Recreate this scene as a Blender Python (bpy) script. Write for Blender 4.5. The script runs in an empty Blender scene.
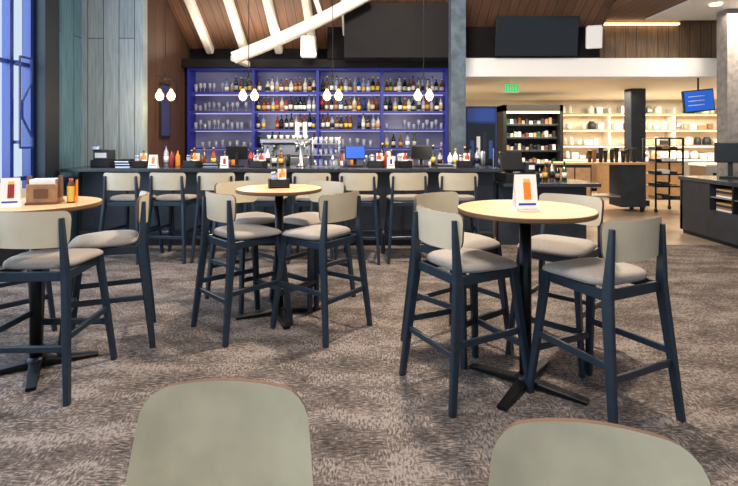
import bpy, bmesh, math, random
from mathutils import Vector, Matrix
random.seed(7)
S = bpy.context.scene
try:
    S.view_settings.view_transform = 'Standard'
except Exception: pass

# ------------------------------------------------------------ materials
def lin(c):
    return tuple(((x/255)/12.92 if x/255 <= 0.04045 else ((x/255+0.055)/1.055)**2.4) for x in c)+(1,)
def mat(name, rgb, rough=0.5, metal=0, emit=None, es=0, noise=0.0, nscale=20, bump=0.0, coat=0, spec=0.5):
    m = bpy.data.materials.new(name); m.use_nodes = True
    nt = m.node_tree; b = nt.nodes['Principled BSDF']
    c = lin(rgb)
    b.inputs['Base Color'].default_value = c
    b.inputs['Roughness'].default_value = rough
    b.inputs['Metallic'].default_value = metal
    b.inputs['Specular IOR Level'].default_value = spec
    if coat: b.inputs['Coat Weight'].default_value = coat
    if emit:
        b.inputs['Emission Color'].default_value = lin(emit); b.inputs['Emission Strength'].default_value = es
    if noise or bump:
        tc = nt.nodes.new('ShaderNodeTexCoord'); n = nt.nodes.new('ShaderNodeTexNoise')
        n.inputs['Scale'].default_value = nscale; n.inputs['Detail'].default_value = 4
        nt.links.new(tc.outputs['Object'], n.inputs['Vector'])
        if noise:
            r = nt.nodes.new('ShaderNodeValToRGB')
            r.color_ramp.elements[0].position = 0.3; r.color_ramp.elements[1].position = 0.7
            r.color_ramp.elements[0].color = tuple(x*(1-noise) for x in c[:3])+(1,)
            r.color_ramp.elements[1].color = tuple(min(1, x*(1+noise)) for x in c[:3])+(1,)
            nt.links.new(n.outputs['Fac'], r.inputs['Fac']); nt.links.new(r.outputs['Color'], b.inputs['Base Color'])
        if bump:
            bp = nt.nodes.new('ShaderNodeBump'); bp.inputs['Strength'].default_value = bump; bp.inputs['Distance'].default_value = 0.004
            nt.links.new(n.outputs['Fac'], bp.inputs['Height']); nt.links.new(bp.outputs['Normal'], b.inputs['Normal'])
    return m

def planks(name, c1, c2, cm, along='Z', across='X', width=0.14, length=2.2, rough=0.6, grain=0.5):
    m = bpy.data.materials.new(name); m.use_nodes = True
    nt = m.node_tree; b = nt.nodes['Principled BSDF']; L = nt.links
    tc = nt.nodes.new('ShaderNodeTexCoord'); sp = nt.nodes.new('ShaderNodeSeparateXYZ'); cb = nt.nodes.new('ShaderNodeCombineXYZ')
    L.new(tc.outputs['Object'], sp.inputs[0]); L.new(sp.outputs[along], cb.inputs[0]); L.new(sp.outputs[across], cb.inputs[1])
    br = nt.nodes.new('ShaderNodeTexBrick'); br.inputs['Scale'].default_value = 1
    br.inputs['Brick Width'].default_value = length; br.inputs['Row Height'].default_value = width
    br.inputs['Mortar Size'].default_value = 0.006; br.inputs['Color1'].default_value = lin(c1); br.inputs['Color2'].default_value = lin(c2)
    br.inputs['Mortar'].default_value = lin(cm); L.new(cb.outputs[0], br.inputs['Vector'])
    mp = nt.nodes.new('ShaderNodeMapping'); mp.inputs['Scale'].default_value = (1.6, 26, 1); L.new(cb.outputs[0], mp.inputs['Vector'])
    n = nt.nodes.new('ShaderNodeTexNoise'); n.inputs['Scale'].default_value = 1.5; n.inputs['Detail'].default_value = 6; n.inputs['Distortion'].default_value = 0.6
    L.new(mp.outputs[0], n.inputs['Vector'])
    r = nt.nodes.new('ShaderNodeValToRGB'); r.color_ramp.elements[0].position = 0.3; r.color_ramp.elements[1].position = 0.7
    lo = 1-grain; r.color_ramp.elements[0].color = (lo, lo, lo, 1); r.color_ramp.elements[1].color = (1, 1, 1, 1)
    L.new(n.outputs['Fac'], r.inputs['Fac'])
    mx = nt.nodes.new('ShaderNodeMix'); mx.data_type = 'RGBA'; mx.blend_type = 'MULTIPLY'; mx.inputs[0].default_value = 1
    L.new(br.outputs['Color'], mx.inputs[6]); L.new(r.outputs['Color'], mx.inputs[7]); L.new(mx.outputs[2], b.inputs['Base Color'])
    b.inputs['Roughness'].default_value = rough
    bp = nt.nodes.new('ShaderNodeBump'); bp.inputs['Strength'].default_value = 0.3; bp.inputs['Distance'].default_value = 0.003
    L.new(n.outputs['Fac'], bp.inputs['Height']); L.new(bp.outputs['Normal'], b.inputs['Normal'])
    return m

def carpet_mat():
    m = bpy.data.materials.new('carpet_weave'); m.use_nodes = True
    nt = m.node_tree; b = nt.nodes['Principled BSDF']; L = nt.links
    tc = nt.nodes.new('ShaderNodeTexCoord')
    def noise(scale, vec, detail=3, rough=0.6):
        mp = nt.nodes.new('ShaderNodeMapping'); mp.inputs['Scale'].default_value = vec
        L.new(tc.outputs['Object'], mp.inputs['Vector'])
        n = nt.nodes.new('ShaderNodeTexNoise'); n.inputs['Scale'].default_value = scale; n.inputs['Detail'].default_value = detail
        n.inputs['Roughness'].default_value = rough
        L.new(mp.outputs[0], n.inputs['Vector']); return n
    hx = noise(1, (26, 90, 1), 3, 0.6); vy = noise(1, (90, 32, 1), 3, 0.6); sel = noise(4.0, (1, 1.5, 1), 3); fine = noise(130, (1, 1, 1), 2); big = noise(1.6, (1, 2.2, 1), 3)
    st = nt.nodes.new('ShaderNodeValToRGB'); st.color_ramp.elements[0].position = 0.45; st.color_ramp.elements[1].position = 0.55
    L.new(sel.outputs['Fac'], st.inputs['Fac'])
    mx = nt.nodes.new('ShaderNodeMix'); mx.data_type = 'FLOAT'
    L.new(st.outputs['Color'], mx.inputs[0]); L.new(hx.outputs['Fac'], mx.inputs[2]); L.new(vy.outputs['Fac'], mx.inputs[3])
    ad = nt.nodes.new('ShaderNodeMath'); ad.operation = 'MULTIPLY_ADD'; ad.inputs[1].default_value = 0.42
    L.new(big.outputs['Fac'], ad.inputs[0]); L.new(mx.outputs[0], ad.inputs[2])
    ad2 = nt.nodes.new('ShaderNodeMath'); ad2.operation = 'MULTIPLY_ADD'; ad2.inputs[1].default_value = 0.36
    L.new(sel.outputs['Fac'], ad2.inputs[0]); L.new(ad.outputs[0], ad2.inputs[2])
    r = nt.nodes.new('ShaderNodeValToRGB')
    e = r.color_ramp.elements; e[0].position = 0.70; e[0].color = lin((62, 56, 54)); e[1].position = 1.06 if False else 1.0; e[1].color = lin((152, 141, 135))
    k = r.color_ramp.elements.new(0.88); k.color = lin((106, 96, 91))
    L.new(ad2.outputs[0], r.inputs['Fac'])
    r2 = nt.nodes.new('ShaderNodeValToRGB'); r2.color_ramp.elements[0].position = 0.3; r2.color_ramp.elements[1].position = 0.7
    r2.color_ramp.elements[0].color = (0.62, 0.62, 0.62, 1); r2.color_ramp.elements[1].color = (1, 1, 1, 1)
    L.new(fine.outputs['Fac'], r2.inputs['Fac'])
    m2 = nt.nodes.new('ShaderNodeMix'); m2.data_type = 'RGBA'; m2.blend_type = 'MULTIPLY'; m2.inputs[0].default_value = 1
    L.new(r.outputs['Color'], m2.inputs[6]); L.new(r2.outputs['Color'], m2.inputs[7])
    L.new(m2.outputs[2], b.inputs['Base Color'])
    b.inputs['Roughness'].default_value = 0.95; b.inputs['Specular IOR Level'].default_value = 0.1
    bp = nt.nodes.new('ShaderNodeBump'); bp.inputs['Strength'].default_value = 0.6; bp.inputs['Distance'].default_value = 0.006
    L.new(fine.outputs['Fac'], bp.inputs['Height']); L.new(bp.outputs['Normal'], b.inputs['Normal'])
    return m

M = dict(
 leg=mat('stool_leg_stain', (26, 40, 53), 0.35, noise=0.2, nscale=30),
 seat=mat('seat_fabric', (150, 142, 135), 0.9, noise=0.2, nscale=150, bump=0.5),
 back=mat('back_veneer', (194, 180, 154), 0.42, noise=0.06, nscale=8),
 backedge=mat('veneer_edge', (92, 74, 58), 0.5),
 chairback=mat('chair_leather', (186, 176, 148), 0.4, noise=0.12, nscale=9, bump=0.2),
 chairedge=mat('chair_wood_edge', (92, 66, 50), 0.5),
 tabletop=mat('table_wood', (220, 178, 134), 0.34, noise=0.1, nscale=5),
 tableedge=mat('table_edge', (100, 70, 46), 0.45),
 black=mat('black_metal', (22, 25, 30), 0.4, 0.6),
 blackm=mat('matte_black', (14, 15, 18), 0.6),
 char=mat('charcoal_slate', (36, 42, 51), 0.5, noise=0.3, nscale=6),
 bartop=mat('bar_top_stone', (44, 50, 58), 0.18, noise=0.2, nscale=12),
 blue=mat('blue_frame', (26, 38, 130), 0.4, emit=(20, 34, 180), es=0.08),
 bluesh=mat('blue_shelf', (52, 56, 100), 0.3),
 led=mat('blue_led', (165, 165, 230), 0.5, emit=(165, 165, 230), es=1.3),
 steel=mat('stainless', (200, 200, 202), 0.28, 1),
 white=mat('white_paint', (240, 240, 238), 0.6),
 cream=mat('cream_wall', (238, 230, 210), 0.7),
 beam=mat('white_beam', (232, 227, 216), 0.6, noise=0.05, nscale=10),
 dark=mat('dark_bulkhead', (18, 15, 18), 0.6, noise=0.3, nscale=3, spec=0.2),
 screen=mat('tv_screen', (6, 7, 9), 0.15),
 screenb=mat('blue_screen', (20, 60, 150), 0.3, emit=(40, 96, 190), es=0.9),
 green=mat('exit_green', (20, 180, 60), 0.4, emit=(30, 220, 80), es=0.9),
 bulb=mat('warm_bulb', (255, 200, 120), 0.4, emit=(255, 205, 130), es=5),
 warmled=mat('warm_led', (255, 220, 170), 0.4, emit=(255, 210, 150), es=5),
 winframe=mat('window_frame_blue', (20, 46, 120), 0.4),
 teal=mat('column_dark', (22, 34, 46), 0.5, noise=0.2, nscale=8),
 postgrey=mat('post_concrete', (68, 82, 96), 0.8, noise=0.35, nscale=9, bump=0.3),
 stonegrey=mat('column_board', (126, 122, 120), 0.8, noise=0.25, nscale=12, bump=0.3),
 orange=mat('orange_print', (226, 130, 30), 0.5), red=mat('red_plastic', (150, 40, 32), 0.4),
 yellow=mat('yellow_label', (226, 190, 80), 0.5), paper=mat('white_paper', (235, 233, 228), 0.6),
 box=mat('wood_box', (150, 112, 78), 0.6, noise=0.2, nscale=25), kraft=mat('kraft', (176, 140, 98), 0.7),
 glassc=mat('clear_glassware', (150, 156, 180), 0.08, spec=0.9), gamber=mat('amber_glass', (104, 56, 20), 0.1, coat=0.6),
 gdark=mat('dark_glass', (18, 24, 18), 0.1, coat=0.6), ggreen=mat('green_glass', (32, 84, 44), 0.1, coat=0.6),
 gblue=mat('blue_glass', (30, 60, 150), 0.1, coat=0.6), pale=mat('pale_spirit', (186, 182, 166), 0.12, coat=0.5),
 tile=mat('hard_floor', (160, 144, 126), 0.25, noise=0.12, nscale=3),
 lightwood=mat('counter_wood', (190, 150, 108), 0.4, noise=0.15, nscale=10),
)
M['carpet'] = carpet_mat()
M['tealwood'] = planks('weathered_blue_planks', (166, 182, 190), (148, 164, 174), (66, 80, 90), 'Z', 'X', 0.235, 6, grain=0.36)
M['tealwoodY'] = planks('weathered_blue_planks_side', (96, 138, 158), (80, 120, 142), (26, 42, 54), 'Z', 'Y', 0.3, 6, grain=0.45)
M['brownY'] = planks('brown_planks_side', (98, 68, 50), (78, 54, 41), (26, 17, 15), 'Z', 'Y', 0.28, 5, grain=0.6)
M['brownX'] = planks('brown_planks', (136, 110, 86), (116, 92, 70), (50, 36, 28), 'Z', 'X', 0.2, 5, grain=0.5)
M['ceilwood'] = planks('ceiling_planks', (128, 92, 70), (104, 75, 58), (46, 30, 23), 'Y', 'X', 0.16, 5, grain=0.4)
M['darkwood'] = planks('dark_wood_cladding', (20, 16, 19), (14, 12, 15), (6, 4, 6), 'X', 'Z', 0.3, 3, rough=0.75, grain=0.5)
M['darkwood'].node_tree.nodes['Principled BSDF'].inputs['Specular IOR Level'].default_value = 0.2

# ------------------------------------------------------------ mesh builder
class MB:
    def __init__(s): s.v = []; s.f = []; s.mi = []; s.sm = []; s.mats = []
    def idx(s, k):
        if k not in s.mats: s.mats.append(k)
        return s.mats.index(k)
    def raw(s, vs, fs, k, smooth=False):
        o = len(s.v); s.v += [tuple(v) for v in vs]; i = s.idx(k)
        for f in fs: s.f.append([a+o for a in f]); s.mi.append(i); s.sm.append(smooth)
    def box(s, c, d, k, rz=0, bev=0, rx=0, ry=0):
        bm = bmesh.new(); bmesh.ops.create_cube(bm, size=1)
        for v in bm.verts: v.co = Vector((v.co.x*d[0], v.co.y*d[1], v.co.z*d[2]))
        if bev: bmesh.ops.bevel(bm, geom=list(bm.edges), offset=bev, segments=2, affect='EDGES', profile=0.5)
        R = Matrix.Translation(Vector(c)) @ Matrix.Rotation(rz, 4, 'Z') @ Matrix.Rotation(ry, 4, 'Y') @ Matrix.Rotation(rx, 4, 'X')
        bm.verts.index_update()
        s.raw([R @ v.co for v in bm.verts], [[v.index for v in f.verts] for f in bm.faces], k); bm.free()
    def bb(s, x0, x1, y0, y1, z0, z1, k, bev=0):
        s.box(((x0+x1)/2, (y0+y1)/2, (z0+z1)/2), (abs(x1-x0), abs(y1-y0), abs(z1-z0)), k, bev=bev)
    def beam(s, p0, p1, a, b, k, side=(0, 1, 0)):
        p0 = Vector(p0); p1 = Vector(p1); d = (p1-p0).normalized()
        u = (Vector(side)-d*Vector(side).dot(d)).normalized(); w = d.cross(u)
        vs = []
        for p, (m, n) in ((p0, a), (p1, b)):
            c = min(m, n)*0.18
            for (x, y) in ((m/2-c, n/2), (m/2, n/2-c), (m/2, -n/2+c), (m/2-c, -n/2), (-m/2+c, -n/2), (-m/2, -n/2+c), (-m/2, n/2-c), (-m/2+c, n/2)):
                vs.append(p+u*x+w*y)
        fs = [[i, (i+1) % 8, 8+(i+1) % 8, 8+i] for i in range(8)]+[list(range(7, -1, -1)), list(range(8, 16))]
        s.raw(vs, fs, k)
    def lathe(s, c, prof, k, seg=12, mats=None, smooth=True, axis=None):
        vs = []; c = Vector(c)
        q = Vector((0, 0, 1)).rotation_difference(Vector(axis)) if axis else None
        for (r, z) in prof:
            for i in range(seg):
                a = 2*math.pi*i/seg; p = Vector((r*math.cos(a), r*math.sin(a), z))
                vs.append(c+(q @ p if q else p))
        o = len(s.v); s.v += [tuple(v) for v in vs]
        for j in range(len(prof)-1):
            mi = s.idx(mats[j] if mats else k)
            for i in range(seg):
                a, b2 = j*seg+i, j*seg+(i+1) % seg
                s.f.append([o+a, o+b2, o+b2+seg, o+a+seg]); s.mi.append(mi); s.sm.append(smooth)
        s.f.append([o+i for i in range(seg-1, -1, -1)]); s.mi.append(s.idx(mats[0] if mats else k)); s.sm.append(False)
        n = (len(prof)-1)*seg
        s.f.append([o+n+i for i in range(seg)]); s.mi.append(s.idx(mats[-1] if mats else k)); s.sm.append(False)
    def cyl(s, p0, p1, r0, k, r1=None, seg=12):
        p0 = Vector(p0); p1 = Vector(p1); r1 = r0 if r1 is None else r1
        s.lathe(p0, [(r0, 0), (r1, (p1-p0).length)], k, seg, axis=(p1-p0).normalized())
    def panel(s, fn, hw, hh, r, thick, kf, kb, ke, nu=14, nv=12, flare=0.0):
        tv = [-1, -0.985, -0.94, -0.87, -0.76, -0.5, -0.2, 0.2, 0.5, 0.76, 0.87, 0.94, 0.985, 1]
        F = []; B = []
        vlist = [t*hh for t in tv]
        for v in vlist:
            e = abs(v)-(hh-r); ins = r-math.sqrt(max(0, r*r-e*e)) if e > 0 else 0
            w = hw+flare*(v/hh)-ins
            fr = []; bk = []
            for i in range(nu+1):
                u = w*(-1+2*i/nu); p, n = fn(u, v); fr.append(p+n*thick/2); bk.append(p-n*thick/2)
            F.append(fr); B.append(bk)
        W = nu+1; H = len(vlist)
        vs = [p for row in F for p in row]
        s.raw(vs, [[j*W+i, j*W+i+1, (j+1)*W+i+1, (j+1)*W+i] for j in range(H-1) for i in range(nu)], kf, True)
        vs = [p for row in B for p in row]
        s.raw(vs, [[j*W+i, (j+1)*W+i, (j+1)*W+i+1, j*W+i+1] for j in range(H-1) for i in range(nu)], kb, True)
        ring = [(0, i) for i in range(nu)]+[(j, nu) for j in range(H-1)]+[(H-1, i) for i in range(nu, 0, -1)]+[(j, 0) for j in range(H-1, 0, -1)]
        vs = [F[j][i] for j, i in ring]+[B[j][i] for j, i in ring]; n = len(ring)
        s.raw(vs, [[i, n+i, n+(i+1) % n, (i+1) % n] for i in range(n)], ke, False)
    def mesh(s, name):
        me = bpy.data.meshes.new(name); me.from_pydata(s.v, [], s.f)
        for k in s.mats: me.materials.append(M[k])
        for p, i, sm in zip(me.polygons, s.mi, s.sm): p.material_index = i; p.use_smooth = sm
        me.validate(); me.update()
        bm = bmesh.new(); bm.from_mesh(me); bmesh.ops.recalc_face_normals(bm, faces=bm.faces); bm.to_mesh(me); bm.free()
        return me
    def obj(s, name, loc=(0, 0, 0), rz=0):
        return place(name, s.mesh(name), loc, rz)
def place(name, me, loc=(0, 0, 0), rz=0):
    o = bpy.data.objects.new(name, me); o.location = loc; o.rotation_euler = (0, 0, rz)
    S.collection.objects.link(o); return o
def one(name, *boxes):
    b = MB()
    for t in boxes: b.bb(*t)
    return b.obj(name)

# ------------------------------------------------------------ room shell
one('floor', (-4.5, 12, -2, 6.9, -0.12, 0, 'carpet'))
one('floor_service', (-4.5, 12, 6.9, 14.6, -0.12, 0, 'tile'))
b = MB()
b.bb(-4.5, -4.32, -2, 6.38, 0, 0.42, 'char'); b.bb(-4.5, -4.32, -2, 6.38, 4.6, 5.4, 'char')
b.obj('wall_left')
b = MB()
ys = [6.34, 5.98, 5.1, 4.2, 3.3, 2.4, 1.5, 0.6, -0.3, -1.2, -1.96]
for y in ys: b.bb(-4.44, -4.34, y-0.03, y+0.03, 0.42, 4.6, 'winframe')
for z in (0.46, 0.99, 2.43, 3.7, 4.56): b.bb(-4.42, -4.36, -2, 6.38, z-0.025, z+0.025, 'winframe')
b.obj('window_1')
one('trim_window_sill', (-4.34, -4.16, -2, 6.36, 0.42, 0.46, 'winframe'))
b = MB()
pts = [(6.02, 2.5), (6.22, 2.5), (6.22, 2.2), (6.06, 1.95), (6.06, 1.75), (6.24, 1.5), (6.24, 1.38), (6.02, 1.38)]
for i in range(len(pts)-1): b.beam((-4.27, pts[i][0], pts[i][1]), (-4.27, pts[i+1][0], pts[i+1][1]), (.025, .025), (.025, .025), 'winframe', side=(1, 0, 0))
b.beam((-4.27, 6.02, 2.5), (-4.27, 6.02, 1.38), (.025, .025), (.025, .025), 'winframe', side=(1, 0, 0))
for z in (1.45, 2.43): b.bb(-4.335, -4.27, 6.0, 6.04, z-.02, z+.02, 'winframe')
b.obj('window_lift_arm')
one('column_dark_timber', (-4.5, -4.2, 6.38, 6.68, 0, 5.4, 'teal'))
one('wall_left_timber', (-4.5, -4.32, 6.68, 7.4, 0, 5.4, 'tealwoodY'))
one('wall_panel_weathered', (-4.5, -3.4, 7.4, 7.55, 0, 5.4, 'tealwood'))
one('wall_bar_side', (-3.55, -3.4, 7.55, 9.5, 0, 5.4, 'brownY'))
one('wall_back', (-3.4, 1.7, 9.35, 9.5, 0, 3.6, 'darkwood'))
b = MB()
def cz(y): return 3.2+0.6*(9.35-y)
b.raw([(-4.5, 9.4, cz(9.4)), (4.2, 9.4, cz(9.4)), (4.2, 5.7, cz(5.7)), (-4.5, 5.7, cz(5.7)),
       (-4.5, 9.4, cz(9.4)+.15), (4.2, 9.4, cz(9.4)+.15), (4.2, 5.7, cz(5.7)+.15), (-4.5, 5.7, cz(5.7)+.15)],
      [[0, 1, 2, 3], [7, 6, 5, 4], [0, 4, 5, 1], [1, 5, 6, 2], [2, 6, 7, 3], [3, 7, 4, 0]], 'ceilwood')
b.obj('ceiling_pitched')
one('ceiling', (-4.5, 12, -2, 5.7, 5.4, 5.55, 'ceilwood'))
b = MB()
for x in (-3.0, -2.35, -1.7, -1.05, -0.4):
    b.beam((x, 9.3, cz(9.3)-0.08), (x, 5.8, cz(5.8)-0.08), (0.14, 0.16), (0.14, 0.16), 'beam', side=(1, 0, 0))
b.obj('trim_rafters')
b = MB()
P = [(-2.2, 2.8), (-1.65, 3.02), (-1.1, 3.27), (-.6, 3.52), (-.15, 3.76), (.05, 3.87)]
for i in range(len(P)-1): b.beam((P[i][0], 8.0, P[i][1]), (P[i+1][0], 8.0, P[i+1][1]), (0.14, 0.19), (0.14, 0.19), 'beam')
b.beam((-1.45, 8.02, 3.1), (-1.75, 8.02, 4.0), (0.09, 0.09), (0.09, 0.09), 'beam')
b.beam((-.75, 8.02, 3.4), (-.95, 8.02, 4.0), (0.08, 0.08), (0.08, 0.08), 'beam')
b.beam((-2.2, 8.0, 2.8), (-2.2, 9.3, 2.85), (0.1, 0.1), (0.1, 0.1), 'beam', side=(1, 0, 0))
b.obj('beam_curved_brace')
one('wall_bulkhead', (-0.75, 4.15, 8.85, 9.0, 2.93, 5.0, 'darkwood'))
# black duct enclosure hung above the bar
one('duct_enclosure', (-.42, 1.5, 8.3, 8.84, 2.86, 3.78, 'dark'))
one('trim_bulkhead_bar', (-3.4, 1.5, 8.9, 9.34, 2.78, 2.93, 'dark'))
one('wall_right_upper', (4.15, 7.2, 9.2, 9.3, 2.93, 3.66, 'brownX'))
one('trim_soffit', (1.6, 7.2, 8.8, 9.25, 2.6, 2.93, 'white'))
one('trim_cove_light', (4.2, 5.75, 9.1, 9.16, 3.6, 3.63, 'warmled'))
one('ceiling_right_lower', (4.15, 12, 5.9, 9.3, 3.66, 3.8, 'ceilwood'), (5.0, 7.0, 7.3, 8.9, 3.63, 3.66, 'white'))
one('ceiling_market', (1.6, 12, 9.25, 14.6, 2.6, 2.72, 'cream'))
one('wall_market_back', (1.6, 12, 14.45, 14.6, 0, 2.6, 'cream'))
one('wall_market_left', (1.6, 1.72, 9.5, 14.45, 0, 2.6, 'cream'))
one('wall_right', (11.85, 12, -2, 14.45, 0, 5.4, 'cream'))
one('post_weathered', (1.27, 1.5, 7.62, 7.86, 0, 4.04, 'postgrey'))
one('column_grey', (5.9, 6.6, 8.1, 8.35, 0, 3.63, 'stonegrey'))
b = MB(); b.bb(5.8, 6.14, 10.9, 11.2, 0, 2.6, 'char', bev=0.02); b.bb(5.75, 6.19, 10.85, 11.25, 0, 0.12, 'blackm'); b.obj('column_market')

# ------------------------------------------------------------ bar stool
def stool_mesh():
    b = MB()
    for sy in (-1, 1):
        b.beam((0.25, sy*0.25, 0), (0.175, sy*0.185, 0.735), (0.04, 0.032), (0.058, 0.036), 'leg', side=(1, 0, 0))
        b.beam((-0.325, sy*0.262, 0), (-0.25, sy*0.213, 0.70), (0.04, 0.032), (0.062, 0.036), 'leg', side=(1, 0, 0))
        b.beam((-0.25, sy*0.213, 0.68), (-0.264, sy*0.196, 1.04), (0.062, 0.036), (0.026, 0.026), 'leg', side=(1, 0, 0))
        b.beam((0.213, sy*0.22, 0.36), (-0.283, sy*0.238, 0.36), (0.022, 0.038), (0.022, 0.038), 'leg', side=(0, 1, 0))
        b.beam((0.175, sy*0.185, 0.70), (-0.24, sy*0.205, 0.70), (0.022, 0.055), (0.022, 0.055), 'leg', side=(0, 1, 0))
    b.beam((0.222, -0.225, 0.27), (0.222, 0.225, 0.27), (0.026, 0.04), (0.026, 0.04), 'leg', side=(1, 0, 0))
    b.beam((-0.288, -0.24, 0.30), (-0.288, 0.24, 0.30), (0.024, 0.036), (0.024, 0.036), 'leg', side=(1, 0, 0))
    b.beam((0.175, -0.185, 0.70), (0.175, 0.185, 0.70), (0.022, 0.055), (0.022, 0.055), 'leg', side=(1, 0, 0))
    b.beam((-0.24, -0.205, 0.70), (-0.24, 0.205, 0.70), (0.022, 0.055), (0.022, 0.055), 'leg', side=(1, 0, 0))
    def ring(inset, z):
        pts = []; n = 40
        for i in range(n):
            a = 2*math.pi*i/n; c, s_ = math.cos(a), math.sin(a); e = 2/4.5
            x = math.copysign(abs(c)**e, c)*(0.225-inset)+0.005; y = math.copysign(abs(s_)**e, s_)*(0.225-inset)*(1+0.05*x/0.22)
            pts.append(Vector((x, y, z-0.02*max(0, x)/0.22*(1 if z > 0.75 else 0))))
        return pts
    rs = [ring(0.03, 0.728), ring(0.004, 0.736), ring(0, 0.752), ring(0.004, 0.768), ring(0.02, 0.78), ring(0.07, 0.787), ring(0.15, 0.784), ring(0.22, 0.782)]
    n = 40; vs = [p for r in rs for p in r]
    fs = [[j*n+i, j*n+(i+1) % n, (j+1)*n+(i+1) % n, (j+1)*n+i] for j in range(len(rs)-1) for i in range(n)]
    b.raw(vs, fs+[list(range((len(rs)-1)*n, len(rs)*n)), list(range(n-1, -1, -1))], 'seat', True)
    def fn(u, v):
        x = -0.282+0.052*(u/0.22)**2-0.05*v
        nrm = Vector((1, -0.104*u/0.0484, 0.05)).normalized()
        return Vector((x, u, 0.975+v)), nrm
    b.panel(fn, 0.228, 0.105, 0.045, 0.02, 'back', 'back', 'backedge', nu=18, flare=0.008)
    return b.mesh('bar_stool')
SM = stool_mesh()
def stool(x, y, h): return place('bar_stool', SM, (x, y, 0), math.radians(h))
for (x, y, h) in [(.62, 3.03, 27), (1.28, 2.79, 116), (.66, 3.55, -52), (1.32, 3.44, -132),
                  (-.98, 3.95, 44), (-.41, 3.93, 143), (-1.1, 4.56, -44), (-.55, 4.56, -128),
                  (-1.97, 3.08, 92), (-1.95, 3.64, 203), (-2.8, 3.8, -40)]:
    stool(x, y, h)
for i, x in enumerate((-2.97, -2.42, -1.85, -1.27, -.69, -.10, .46, 1.10)):
    stool(x, 6.22+random.uniform(-.05, .03), 90+random.uniform(-9, 9))

# ------------------------------------------------------------ tables
def table(x, y, r, ang):
    b = MB()
    b.lathe((0, 0, 0), [(r-0.02, 1.043), (r-0.004, 1.046), (r, 1.052), (r, 1.07), (r-0.004, 1.074), (r-0.012, 1.076), (0.01, 1.076)], 'tabletop', 64,
            mats=['tableedge', 'tableedge', 'tableedge', 'tableedge', 'tabletop', 'tabletop'], smooth=False)
    b.lathe((0, 0, 0), [(0.16, 1.028), (0.16, 1.043)], 'black', 24)
    b.cyl((0, 0, 0.04), (0, 0, 1.03), 0.036, 'black', seg=24)
    b.lathe((0, 0, 0), [(0.06, 0.02), (0.06, 0.05), (0.04, 0.075)], 'black', 24)
    for i in range(4):
        a = ang+i*math.pi/2; c, s_ = math.cos(a), math.sin(a)
        b.beam((0.02*c, 0.02*s_, 0.032), (0.36*c, 0.36*s_, 0.014), (0.075, 0.04), (0.055, 0.018), 'black', side=(-s_, c, 0))
        b.lathe((0.34*c, 0.34*s_, 0), [(0.02, 0), (0.02, 0.012)], 'blackm', 12)
    return b.obj('pub_table', (x, y, 0))
table(.95, 2.99, .405, math.radians(-38)); table(-.765, 4.19, .36, math.radians(20)); table(-2.18, 3.22, .385, math.radians(30))

# ------------------------------------------------------------ foreground dining chairs (facing the camera)
def chair_mesh():
    b = MB()
    def fn(u, v):
        y = 0.20+0.16*(v+0.2)-0.05*(u/0.23)**2
        return Vector((u, y, 0.67+v-0.012*(u/0.2)**2)), Vector((0.1*u/0.0529*0.5, -1, 0.16)).normalized()
    b.panel(fn, 0.228, 0.20, 0.058, 0.022, 'chairback', 'chairback', 'chairedge', nu=24, flare=-0.022)
    def fs(u, v):
        return Vector((u, v-0.02, 0.455+0.01*(u/0.23)**2)), Vector((0, 0, 1))
    b.panel(fs, 0.23, 0.225, 0.07, 0.045, 'chairback', 'chairedge', 'chairedge', nu=14)
    for sx in (-1, 1):
        b.beam((sx*0.21, -0.22, 0), (sx*0.18, -0.18, 0.44), (0.028, 0.028), (0.04, 0.036), 'chairedge')
        b.beam((sx*0.21, 0.25, 0), (sx*0.18, 0.17, 0.44), (0.028, 0.028), (0.04, 0.036), 'chairedge')
        b.beam((sx*0.18, 0.17, 0.42), (sx*0.17, 0.235, 0.72), (0.04, 0.03), (0.03, 0.02), 'chairedge')
        b.beam((sx*0.18, -0.18, 0.415), (sx*0.18, 0.17, 0.415), (0.024, 0.05), (0.024, 0.05), 'chairedge', side=(1, 0, 0))
    for y in (-0.18, 0.17): b.beam((-0.18, y, 0.415), (0.18, y, 0.415), (0.024, 0.05), (0.024, 0.05), 'chairedge')
    return b.mesh('dining_chair')
CM = chair_mesh()
place('dining_chair', CM, (-.37, 1.02, 0), math.radians(-2)); place('dining_chair', CM, (.435, .835, 0), math.radians(-12))

# ------------------------------------------------------------ bar counter
b = MB()
b.bb(-4.07, 1.75, 6.9, 7.05, 0, 1.04, 'char'); b.bb(-4.07, 1.75, 6.87, 6.9, 0, 0.12, 'blackm')
b.bb(-4.15, 1.8, 6.6, 7.36, 1.04, 1.09, 'bartop', bev=0.008)
for i in range(10): b.bb(-4.05+i*0.645, -4.03+i*0.645, 6.885, 6.9, 0.12, 1.04, 'blackm')
b.bb(-4.07, 1.75, 7.05, 7.35, 0.0, 0.1, 'blackm')
b.cyl((-4.0, 6.8, 0.2), (1.7, 6.8, 0.2), 0.022, 'steel')
for i in range(7): b.cyl((-3.9+i*0.92, 6.8, 0.2), (-3.9+i*0.92, 6.9, 0.2), 0.012, 'steel', seg=8)
b.obj('bar_counter')
b = MB()
b.bb(1.82, 3.05, 6.9, 7.05, 0, 0.84, 'char'); b.bb(1.81, 3.12, 6.6, 7.36, 0.84, 0.885, 'bartop', bev=0.008); b.bb(2.95, 3.05, 7.05, 7.35, 0, 0.84, 'char')
b.obj('low_bar_counter')
one('back_bar_counter', (-3.38, 1.5, 8.42, 9.3, 0, 0.92, 'char'), (-3.38, 1.5, 8.4, 9.3, 0.92, 0.96, 'steel'))

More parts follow.
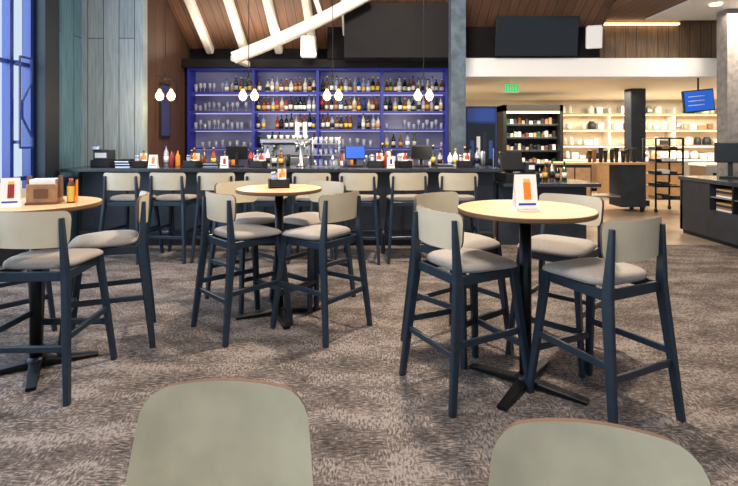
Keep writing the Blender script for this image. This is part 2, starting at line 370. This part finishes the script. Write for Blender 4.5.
ZS = [1.32, 1.66, 1.99, 2.34]; XS = [-3.3, -2.12, -0.94, 0.24, 1.42]
def backlit():
    m = bpy.data.materials.new('backlit_acrylic'); m.use_nodes = True
    nt = m.node_tree; bs = nt.nodes['Principled BSDF']; L = nt.links
    tc = nt.nodes.new('ShaderNodeTexCoord'); n = nt.nodes.new('ShaderNodeTexNoise'); n.inputs['Scale'].default_value = 1.1; n.inputs['Detail'].default_value = 1
    L.new(tc.outputs['Object'], n.inputs['Vector'])
    r = nt.nodes.new('ShaderNodeValToRGB'); r.color_ramp.elements[0].position = 0.35; r.color_ramp.elements[1].position = 0.7
    r.color_ramp.elements[0].color = lin((36, 40, 88)); r.color_ramp.elements[1].color = lin((128, 128, 158))
    L.new(n.outputs['Fac'], r.inputs['Fac']); L.new(r.outputs['Color'], bs.inputs['Emission Color'])
    bs.inputs['Emission Strength'].default_value = 0.55; bs.inputs['Base Color'].default_value = lin((66, 66, 82)); bs.inputs['Roughness'].default_value = 0.4
    return m
M['backlit'] = backlit()
b = MB()
b.bb(XS[0], XS[-1], 9.3, 9.34, 0.96, 2.74, 'backlit')
for x in XS: b.bb(x-0.025, x+0.025, 9.0, 9.3, 0.96, 2.74, 'blue')
b.bb(XS[0]-.025, XS[-1]+.025, 8.99, 9.34, 2.74, 2.78, 'blue')
for z in ZS:
    for i in range(4):
        b.bb(XS[i]+0.025, XS[i+1]-0.025, 9.0, 9.3, z-0.025, z, 'bluesh'); b.bb(XS[i]+0.03, XS[i+1]-0.03, 8.99, 9.0, z-0.03, z+0.004, 'blue')
        b.bb(XS[i]+0.03, XS[i+1]-0.03, 9.27, 9.29, z-0.04, z-0.025, 'led')
b.obj('bar_shelving')
def bottle(b, x, y, z, h, r, k, lab, seg=9):
    b.lathe((x, y, z), [(r*.95, 0), (r, h*.03), (r, h*.15), (r*1.01, h*.15), (r*1.01, h*.42), (r, h*.42), (r, h*.58), (r*.7, h*.68), (r*.34, h*.74), (r*.32, h*.92), (r*.38, h*.92), (r*.38, h)],
            k, seg, mats=[k, k, lab, lab, lab, k, k, k, k, 'blackm', lab if lab != 'paper' else 'blackm'])
b = MB(); g = MB()
for si, z in enumerate(ZS):
    for bay in range(4):
        x0, x1 = XS[bay]+0.08, XS[bay+1]-0.08; n = 13 if si else 9
        for i in range(n):
            x = x0+(x1-x0)*i/(n-1)+random.uniform(-.012, .012)
            if (bay == 0 and (si < 3 or i < 7)) or (si == 0 and random.random() < .5) or (bay == 3 and si == 1):
                if random.random() < .8:
                    r = random.uniform(.026, .036); h = random.uniform(.1, .17)
                    if random.random() < .4:
                        g.lathe((x, 9.14, z), [(.03, 0), (.028, .005), (.005, .012), (.005, .07), (r, .1), (r*1.1, .14), (r*.9, .18)], 'glassc', 10)
                    else: g.lathe((x, 9.14, z), [(r*.8, 0), (r, h)], 'glassc', 10)
            elif random.random() < .95:
                k = random.choices(['gamber', 'gdark', 'ggreen', 'pale', 'glassc', 'gblue', 'red'], [4, 4, 1.5, 3, 3, .8, .5])[0]
                bottle(b, x, 9.13+random.uniform(-.03, .03), z, random.uniform(.24, .31), random.uniform(.034, .046), k, random.choice(['paper', 'paper', 'yellow', 'blackm', 'kraft', 'pale']))
b.obj('liquor_bottles'); g.obj('bar_glassware')
b = MB()
for i in range(26):
    x = -3.1+i*0.175
    if random.random() < .85 and abs(x+1.42) > .6: bottle(b, x, 8.75+random.uniform(-.05, .1), .96, random.uniform(.24, .38), .04, random.choice(['gdark', 'gamber', 'red', 'pale', 'glassc', 'steel']), random.choice(['paper', 'yellow', 'orange']))
b.obj('back_bar_bottles')
b = MB()
b.bb(-.42, .42, -.25, .25, .06, .22, 'steel', bev=.02); b.bb(-.42, .42, -.02, .25, .22, .44, 'steel', bev=.02); b.bb(-.44, .44, -.2, .25, .44, .53, 'steel', bev=.02)
for x in (-.36, .36):
    for y in (-.18, .18): b.cyl((x, y, 0), (x, y, .07), .02, 'blackm')
b.bb(-.36, .36, -.24, -.03, .22, .23, 'blackm')
for x in (-.2, .2):
    b.cyl((x, -.12, .34), (x, -.12, .44), .035, 'steel'); b.cyl((x, -.14, .33), (x, -.3, .31), .014, 'blackm')
for i in range(7): b.lathe((-.33+i*.11, .05, .53), [(.025, 0), (.038, .06)], 'paper', 12)
b.cyl((-.4, -.22, .46), (-.38, -.24, .27), .007, 'steel'); b.cyl((.4, -.22, .46), (.38, -.24, .27), .007, 'steel')
b.obj('espresso_machine', (-1.45, 8.71, .96))
one('bar_work_counter', (-3.3, 1.1, 7.42, 7.56, 0, .86, 'char'), (-3.3, 1.1, 7.4, 7.58, .86, .9, 'steel'))
b = MB()
b.lathe((0, 0, 0), [(.07, 0), (.07, .02), (.035, .05), (.035, .3), (.045, .33)], 'steel', 20); b.cyl((-.09, 0, .33), (.09, 0, .33), .035, 'steel', seg=16)
for x in (-.055, .055):
    b.cyl((x, -.03, .33), (x, -.09, .31), .012, 'steel'); b.cyl((x, -.09, .31), (x, -.1, .26), .01, 'steel')
    b.cyl((x, -.03, .34), (x, -.05, .42), .008, 'steel'); b.box((x, -.05, .53), (.06, .02, .22), 'paper', bev=.005)
b.obj('beer_tap_tower', (-.98, 7.15, 1.09))
b = MB()
for z in (0, .16, .32): b.bb(-.2, .2, -.1, .1, z, z+.012, 'steel')
for x in (-.19, .19):
    for y in (-.09, .09): b.cyl((x, y, 0), (x, y, .42), .007, 'steel', seg=8)
for z in (.012, .172, .332):
    for i in range(5): b.lathe((-.15+i*.075, 0, z), [(.024, 0), (.032, .09)], random.choice(['glassc', 'steel', 'pale']), 10)
b.obj('glass_rack', (-.62, 7.12, 1.09))
def pos(x, y, z, rz, k='screenb', name='pos_terminal'):
    b = MB(); b.bb(-.1, .1, -.08, .08, 0, .02, 'blackm', bev=.006); b.beam((0, .02, .01), (0, .04, .2), (.05, .03), (.05, .03), 'blackm', side=(1, 0, 0))
    b.box((0, 0, .2), (.3, .03, .2), 'blackm', rx=-.25, bev=.006); b.box((0, -.017, .204), (.27, .004, .17), k, rx=-.25)
    b.obj(name, (x, y, z), rz)
pos(-.2, 7.1, 1.09, .2); pos(-1.9, 7.08, 1.09, 3.3, 'screen'); pos(.75, 7.1, 1.09, -.2, 'screen')
b = MB(); b.bb(-.14, .14, -.12, .12, 0, .03, 'blackm', bev=.006); b.beam((0, .04, .02), (0, .05, .3), (.06, .04), (.06, .04), 'blackm', side=(1, 0, 0))
b.box((0, 0, .38), (.4, .04, .3), 'blackm', rx=-.15, bev=.01); b.box((0, -.023, .383), (.36, .005, .26), 'screen', rx=-.15); b.cyl((.17, .08, .0), (.17, .08, .62), .012, 'blackm'); b.box((.17, .07, .64), (.16, .03, .09), 'blackm')
b.obj('checkout_terminal', (5.4, 7.35, .9), -.6)
def caddy(x, y, z, rz, big=1.0):
    b = MB(); s = big
    b.bb(-.08*s, .08*s, -.06*s, .06*s, 0, .012, 'blackm')
    for (x0, x1, y0, y1) in ((-.08, .08, -.06, -.052), (-.08, .08, .052, .06), (-.08, -.072, -.06, .06), (.072, .08, -.06, .06)): b.bb(x0*s, x1*s, y0*s, y1*s, 0, .07*s, 'blackm')
    b.cyl((-.04*s, 0, .012), (-.04*s, 0, .11*s), .02*s, 'glassc'); b.cyl((-.04*s, 0, .11*s), (-.04*s, 0, .13*s), .021*s, 'steel')
    bottle(b, .03*s, .01, .012, .17*s, .024*s, random.choice(['red', 'gamber', 'orange']), 'paper')
    b.bb(-.005*s, .065*s, .035*s, .045*s, .012, .15*s, 'paper')
    b.obj('condiment_caddy', (x, y, z), rz)
for i, x in enumerate((-3.2, -2.5, -1.55, .1, .48, 1.35)): caddy(x, 6.9+.05*(i % 2), 1.09, random.uniform(-.5, .5), 1.3)
caddy(-.77, 4.2, 1.076, .3, 1.05)
def squeeze(x, y, z, k):
    b = MB(); b.lathe((0, 0, 0), [(.03, 0), (.032, .01), (.032, .15), (.024, .17), (.012, .18), (.004, .23)], k, 14); b.obj('sauce_bottle', (x, y, z))
squeeze(-2.74, 7.05, 1.09, 'orange'); squeeze(-2.84, 7.08, 1.09, 'red'); squeeze(.25, 7.1, 1.09, 'red')
def stack(x, y, z, n=6, k='blackm'):
    b = MB()
    for i in range(n): b.box((0, 0, .006+i*.012), (.2, .26, .011), k if i % 3 else 'steel', rz=random.uniform(-.08, .08))
    b.obj('menu_stack', (x, y, z))
stack(-3.45, 7.0, 1.09, 9); stack(-2.25, 7.1, 1.09, 5); stack(1.05, 6.9, 1.09, 4)
b = MB()
for x in [-3.0, -2.9, -2.62, -2.45, -2.3, -2.1, -1.75, -1.65, -1.5, -1.4, -1.3, -1.2, -.35, -.05, .04, .2, .28, .36, .45, .55, .95, 1.05, 1.2, 1.28, 1.42, 1.5, 1.6, 1.68]:
    k = random.choice(['blackm', 'steel', 'gdark', 'glassc', 'paper', 'gamber', 'char', 'red']); h = random.uniform(.12, .34)
    if h > .22: bottle(b, x, 7.28, 1.09, h, .036, k, random.choice(['paper', 'yellow', 'blackm']))
    else: b.lathe((x, 7.28, 1.09), [(.03, 0), (.036, h*.3), (.04, h*.85), (.03, h)], k, 12)
b.obj('bar_tool_set')
b = MB(); b.bb(-.15, .12, -.12, .12, 0, .1, 'blackm', bev=.01); b.bb(-.12, .1, -.1, .1, .1, .24, 'char', bev=.01); b.bb(-.09, .07, -.105, -.1, .13, .2, 'paper'); b.bb(-.14, -.02, -.12, -.05, .24, .3, 'steel', bev=.01)
b.obj('receipt_printer', (-3.78, 7.05, 1.09))
b = MB()
b.bb(-.25, .25, -.2, .2, 0, .12, 'blackm', bev=.01); b.box((-.1, -.02, .28), (.34, .04, .26), 'blackm', rx=-.3, bev=.01); b.bb(-.14, -.06, 0, .1, .1, .25, 'blackm')
b.bb(.1, .24, -.1, .12, .12, .27, 'char', bev=.01); b.box((.17, -.11, .2), (.08, .01, .06), 'paper')
b.cyl((-.22, .1, .1), (-.22, .1, .42), .012, 'steel'); b.obj('cash_register', (2.12, 7.05, .885), .15)
b = MB()
for i in range(5): bottle(b, -.2+i*.09, .02*(i % 2), 0, .24+.03*(i % 3), .034, ['gdark', 'gamber', 'steel', 'gdark', 'ggreen'][i], ['paper', 'yellow', 'blackm', 'kraft', 'paper'][i])
b.obj('syrup_bottles', (2.68, 7.15, .885))

# ------------------------------------------------------------ table-top items
def tent(x, y, z, rz, w, h, prt='orange'):
    b = MB(); t = .024/(h/2)*.9*.5+.06; ty = math.tan(t)*h/2
    b.box((0, -ty, h/2+.01), (w, .004, h), 'paper', rx=-t); b.box((0, ty, h/2+.01), (w, .004, h), 'paper', rx=t)
    b.bb(-w/2-.005, w/2+.005, -.045, .045, 0, .008, 'paper')
    def pr(cx, cz_, ww, hh, k):
        b.box((cx, -ty-.0032+(cz_-h/2)*math.tan(t), cz_+.01), (ww, .002, hh), k, rx=-t)
    pr(.005, h*.52, w*.34, h*.5, prt); pr(.005, h*.82, w*.3, h*.1, 'yellow'); pr(0, h*.14, w*.8, h*.06, 'gblue')
    b.obj('table_tent_card', (x, y, z), rz)
tent(.92, 2.9, 1.076, .1, .13, .2); tent(-2.2, 3.02, 1.076, .45, .1, .17, 'red'); tent(-2.98, 6.8, 1.09, 0, .12, .17); tent(.3, 6.8, 1.09, 0, .1, .14, 'gblue'); tent(-2.0, 6.8, 1.09, .1, .1, .15, 'red')
b = MB()
b.bb(-.085, .085, -.07, .07, 0, .13, 'box', bev=.006); b.bb(-.07, .07, -.055, .055, .13, .16, 'paper'); b.bb(-.09, .09, -.075, .075, 0, .015, 'tableedge', bev=.003)
b.bb(-.04, .04, -.073, -.069, .04, .1, 'tableedge')
b.bb(-.095, -.085, -.03, .03, .04, .18, 'tableedge'); b.bb(.085, .095, -.03, .03, .04, .18, 'tableedge')
b.obj('napkin_box', (-2.1, 3.19, 1.076), .25)
b = MB(); b.lathe((0, 0, 0), [(.022, 0), (.024, .01), (.024, .11), (.012, .14), (.012, .16)], 'gamber', 14, mats=['gamber', 'yellow', 'gamber', 'red']); b.bb(.03, .036, -.03, .03, 0, .15, 'orange')
b.obj('hot_sauce_bottle', (-1.95, 3.22, 1.076), .4)

# ------------------------------------------------------------ pendant lamps
def pendant(x, y, z, top):
    b = MB()
    b.cyl((0, 0, top-z), (0, 0, .22), .006, 'blackm', seg=6)
    b.cyl((-.085, 0, .2), (.085, 0, .2), .007, 'blackm', seg=8); b.cyl((0, 0, .19), (0, 0, .24), .02, 'blackm')
    for sx in (-.085, .085):
        b.cyl((sx, 0, .2), (sx, 0, .05), .006, 'blackm', seg=6); b.cyl((sx, 0, .055), (sx, 0, .11), .022, 'blackm')
        b.lathe((sx, 0, -.045), [(.004, -.07), (.04, -.052), (.06, -.005), (.052, .03), (.026, .07), (.016, .1)], 'bulb', 16)
    b.lathe((0, 0, top-z-.03), [(.05, 0), (.06, .03)], 'blackm', 16)
    b.obj('pendant_lamp', (x, y, z))
for x in (-2.98, -1.76, -.53, .8):
    pendant(x, 7.2, 2.16, cz(7.2)-.005)
    l = bpy.data.lights.new('pendant_glow', 'POINT'); l.energy = 24; l.color = (1, .72, .42); l.shadow_soft_size = .06
    o = bpy.data.objects.new('pendant_glow', l); o.location = (x, 7.08, 1.95); S.collection.objects.link(o)

def speaker(x, y, z, rz, rx=.25):
    b = MB(); b.box((0, 0, 0), (.26, .2, .38), 'white', rx=rx, bev=.02); b.box((0, -.1, .02), (.22, .012, .33), 'paper', rx=rx, bev=.004)
    b.cyl((0, .08, 0), (0, .25, .05), .02, 'blackm'); b.obj('wall_speaker', (x, y, z), rz)
speaker(-1.06, 8.66, 3.1, 0, .1); speaker(3.93, 8.6, 3.26, -.35, .25)
def tv(x, y, z, w, h, rx=.12):
    b = MB(); b.box((0, 0, 0), (w, .05, h), 'blackm', rx=rx, bev=.008); b.box((0, -.028, 0), (w-.03, .006, h-.03), 'screen', rx=rx)
    b.cyl((0, .02, 0), (0, .16, 0), .03, 'blackm'); b.obj('wall_tv', (x, y, z))
tv(2.96, 8.68, 3.38, 1.46, .86)
b = MB(); b.box((0, 0, 0), (.56, .05, .4), 'blackm', ry=-.1, bev=.006); b.box((0, -.028, 0), (.52, .006, .36), 'screenb', ry=-.1); b.cyl((0, 0, .18), (0, 0, .42), .015, 'blackm')
for i in range(3): b.box((-.05, -.033, .08-i*.08), (.3, .003, .012), 'paper', ry=-.1)
b.obj('menu_screen', (6.02, 9.0, 2.18))
b = MB(); b.bb(-.14, .14, -.02, .02, -.09, .09, 'paper', bev=.005); b.bb(-.12, .12, -.025, -.02, -.07, .07, 'green'); b.cyl((0, 0, .09), (0, 0, .15), .012, 'white')
for i, cx in enumerate((-.075, -.025, .025, .075)): b.bb(cx-.015, cx+.015, -.028, -.025, -.04, .04, 'paper')
b.obj('exit_sign', (2.72, 9.4, 2.45))

# ------------------------------------------------------------ market area
b = MB()
b.bb(0, .62, 0, .6, 0, .12, 'blackm'); b.bb(0, .62, 0, .6, .12, 2.12, 'winframe', bev=.015); b.bb(.04, .58, -.015, 0, .2, 1.78, 'screen'); b.bb(.04, .58, -.012, 0, 1.82, 2.08, 'gblue')
b.bb(.53, .55, -.05, -.015, .7, 1.3, 'steel')
for i in range(4): b.bb(.1+i*.12, .17+i*.12, -.018, -.015, 1.0+.1*(i % 2), 1.45+.08*(i % 3), ['gblue', 'paper', 'teal', 'gblue'][i])
b.obj('drinks_cooler', (1.88, 9.62, 0))
b = MB()
b.bb(3.25, 4.7, 11.9, 12.0, 0, .5, 'blackm'); b.bb(3.25, 3.33, 11.9, 12.7, 0, 2.3, 'blackm'); b.bb(4.62, 4.7, 11.9, 12.7, 0, 2.3, 'blackm')
b.bb(3.25, 4.7, 11.9, 12.7, 2.15, 2.3, 'blackm'); b.bb(3.25, 4.7, 12.62, 12.7, 0, 2.3, 'char'); b.bb(3.33, 4.62, 11.93, 11.96, 2.1, 2.15, 'warmled')
for z in (.5, .85, 1.18, 1.5, 1.82):
    b.bb(3.33, 4.62, 12.05, 12.62, z, z+.025, 'steel'); b.bb(3.33, 4.62, 12.03, 12.05, z-.02, z+.02, 'char')
    for i in range(13):
        h = random.uniform(.06, .16); x = 3.38+i*.095
        b.bb(x, x+.075, 12.1, 12.3, z+.025, z+.025+h, random.choice(['paper', 'kraft', 'char', 'char', 'gamber', 'ggreen', 'pale', 'white', 'gdark', 'box']), bev=.008)
b.obj('grab_and_go_fridge')
b = MB()
x0, x1 = 5.0, 10.6
for x in (5.0, 6.85, 8.7, 10.55): b.bb(x, x+.05, 14.05, 14.42, 0, 2.35, 'white')
for z in (.9, 1.3, 1.75, 2.2):
    b.bb(x0, x1, 14.03, 14.42, z-.04, z, 'lightwood'); b.bb(x0+.05, x1-.05, 14.1, 14.13, z-.06, z-.04, 'warmled')
b.bb(x0, x1, 13.75, 14.42, .1, .86, 'steel'); b.bb(x0, x1, 13.7, 14.42, .86, .9, 'white')
b.obj('market_shelving')
b = MB()
for z in (.9, 1.3, 1.75, 2.2):
    x = 5.15
    while x < 10.4:
        w = random.uniform(.12, .26); k = random.choice(['white', 'white', 'paper', 'steel', 'pale', 'kraft', 'white', 'char'])
        if not any(abs(x+w/2-q) < .18 for q in (6.87, 8.72)) and random.random() < .85:
            t = random.random(); c = (x+w/2, 14.2, z)
            if t < .4: b.lathe(c, [(w*.4, 0), (w*.45, .03), (w*.45, .17), (w*.3, .2), (w*.3, .23)], k, 12)
            elif t < .75:
                for q in range(4): b.lathe((c[0], c[1], z+q*.04), [(w*.25, 0), (w*.48, .045), (w*.46, .05)], k, 12)
            else: b.bb(x, x+w, 14.12, 14.32, z, z+random.uniform(.1, .22), k, bev=.006)
        x += w+.04
b.obj('shelf_goods')
b = MB()
b.bb(3.75, 5.65, 9.9, 10.5, .96, 1.0, 'lightwood', bev=.006); b.bb(3.8, 4.5, 9.95, 10.45, .1, .96, 'char'); b.bb(5.1, 5.6, 9.95, 10.45, .1, .96, 'char')
b.bb(3.83, 4.14, 9.93, 9.95, .15, .9, 'lightwood'); b.bb(4.17, 4.47, 9.93, 9.95, .15, .9, 'lightwood')
for x in (3.85, 5.55):
    for y in (10.0, 10.4): b.bb(x-.03, x+.03, y-.03, y+.03, 0, .1, 'blackm')
b.bb(4.5, 5.1, 9.97, 10.43, .3, .33, 'steel')
b.obj('condiment_counter')
b = MB()
for i in range(9): b.lathe((4.55+i*.115, 10.15+.04*(i % 2), 1.0), [(.035, 0), (.045, .22+.03*(i % 3)), (.05, .24+.03*(i % 3))], random.choice(['char', 'gdark', 'box']), 14)
b.obj('cup_stacks')
b = MB()
for x in (0, .55):
    for y in (0, .45): b.cyl((x, y, .08), (x, y, 1.5), .02, 'black', seg=8); b.lathe((x, y, 0), [(.03, 0), (.035, .04), (.02, .09)], 'blackm', 10)
for z in (.25, .5, .75, 1.0, 1.25, 1.48):
    b.bb(0, .55, .0, .45, z, z+.012, 'steel'); b.bb(.0, .55, -.004, .0, z, z+.03, 'black')
    if z < 1.4:
        for i in range(3): b.bb(.05+i*.16, .17+i*.16, .08, .36, z+.012, z+.07+.03*(i % 2), random.choice(['char', 'kraft', 'char', 'paper']), bev=.006)
b.obj('tray_rack_cart', (5.8, 9.95, 0))
b = MB(); b.bb(-.45, .45, -.3, .3, .05, .85, 'steel', bev=.01); b.bb(-.47, .47, -.32, .32, .85, .9, 'white', bev=.005); b.bb(-.4, .4, -.28, .28, 0, .05, 'blackm'); b.bb(-.3, .3, -.308, -.3, .55, .7, 'blackm')
b.obj('prep_counter', (8.2, 11.6, 0))
b = MB(); b.bb(-.9, .9, -.35, .35, .05, .9, 'lightwood', bev=.01); b.bb(-.9, .9, -.35, .35, 0, .05, 'blackm'); b.bb(-.95, .95, -.38, .38, .9, .94, 'white')
for i in range(6): b.lathe((-.75+i*.3, 0, .94), [(.08, 0), (.1, .02), (.1, .16), (.05, .2)], ['kraft', 'paper', 'orange', 'steel', 'kraft', 'paper'][i], 16)
b.obj('bakery_counter', (6.9, 12.6, 0))
b = MB()
b.bb(4.93, 5.75, 5.6, 7.85, .84, .9, 'bartop', bev=.006); b.bb(5.3, 5.75, 5.62, 7.83, .06, .84, 'char'); b.bb(4.98, 5.75, 5.65, 7.8, 0, .06, 'blackm')
b.bb(4.95, 5.75, 7.77, 7.83, .06, .84, 'char'); b.bb(4.95, 5.75, 5.62, 5.68, .06, .84, 'char'); b.bb(4.95, 5.3, 5.62, 7.83, .06, .46, 'char'); b.bb(4.95, 5.3, 7.15, 7.8, .46, .84, 'char')
for y in (6.2, 6.7): b.bb(4.95, 5.3, y-.015, y+.015, .46, .84, 'blackm')
b.bb(4.96, 5.3, 5.68, 7.15, .64, .655, 'steel')
for y in (5.75, 6.25, 6.75):
    for z in (.46, .655):
        for i in range(4): b.bb(4.99, 5.25, y, y+.32, z+.005+i*.03, z+.028+i*.03, ['paper', 'box', 'char', 'kraft'][i])
b.obj('host_station_cabinet')
one('framed_reflection_panel', (-3.4, -3.37, 7.95, 8.35, 1.5, 2.4, 'blackm'), (-3.372, -3.362, 7.99, 8.31, 1.54, 2.36, 'bluesh'))  # added panel; its blue face colour stands in for a pale blue reflection

for (x, y) in ((5.5, 7.8), (6.3, 8.3)):
    b = MB(); b.lathe((0, 0, -.02), [(.08, 0), (.09, .02)], 'warmled', 20); b.obj('recessed_downlight', (x, y, 3.625))

# ------------------------------------------------------------ lights
def area(name, loc, rot, sx, sy, e, col):
    l = bpy.data.lights.new(name, 'AREA'); l.shape = 'RECTANGLE'; l.size = sx; l.size_y = sy; l.energy = e; l.color = col
    o = bpy.data.objects.new(name, l); o.location = loc; o.rotation_euler = rot; S.collection.objects.link(o); return o
area('window_daylight', (-4.9, 2.8, 2.6), (0, math.radians(-80), 0), 3.6, 7, 430, (.66, .82, 1))
area('ceiling_light_main', (.7, 4.9, 5.0), (0, 0, 0), .35, .35, 350, (1, .84, .66))
area('ceiling_light_rear', (0, 1.2, 5.0), (math.radians(30), 0, 0), 1.2, .8, 210, (1, .9, .78))
area('bar_ceiling_fill', (-2.0, 8.6, 2.95), (math.radians(200), 0, 0), 2.2, .15, 24, (1, .84, .66))  # unseen fill strip, added to brighten the pitched ceiling
area('ceiling_light_bar', (-1.9, 8.2, 3.3), (0, 0, 0), 2, .3, 14, (1, .88, .76))
area('market_light_a', (4.2, 11.2, 2.55), (0, 0, 0), 3, 1.5, 180, (1, .87, .68))
area('market_light_b', (8, 12.6, 2.55), (0, 0, 0), 4, 1.5, 260, (1, .86, .66))
area('right_zone_light', (6.2, 7.6, 3.55), (0, 0, 0), 1, 1, 110, (1, .84, .66))

W = bpy.data.worlds.new('World'); S.world = W; W.use_nodes = True
bg = W.node_tree.nodes['Background']; bg.inputs[0].default_value = (.7, .83, 1, 1); bg.inputs[1].default_value = 0.92

cam = bpy.data.cameras.new('Camera'); cam.lens = 24; cam.sensor_width = 36; cam.shift_y = -(243-138)/738
co = bpy.data.objects.new('Camera', cam); co.location = (0, 0, 1.5); co.rotation_euler = (math.pi/2, 0, 0)
S.collection.objects.link(co); S.camera = co
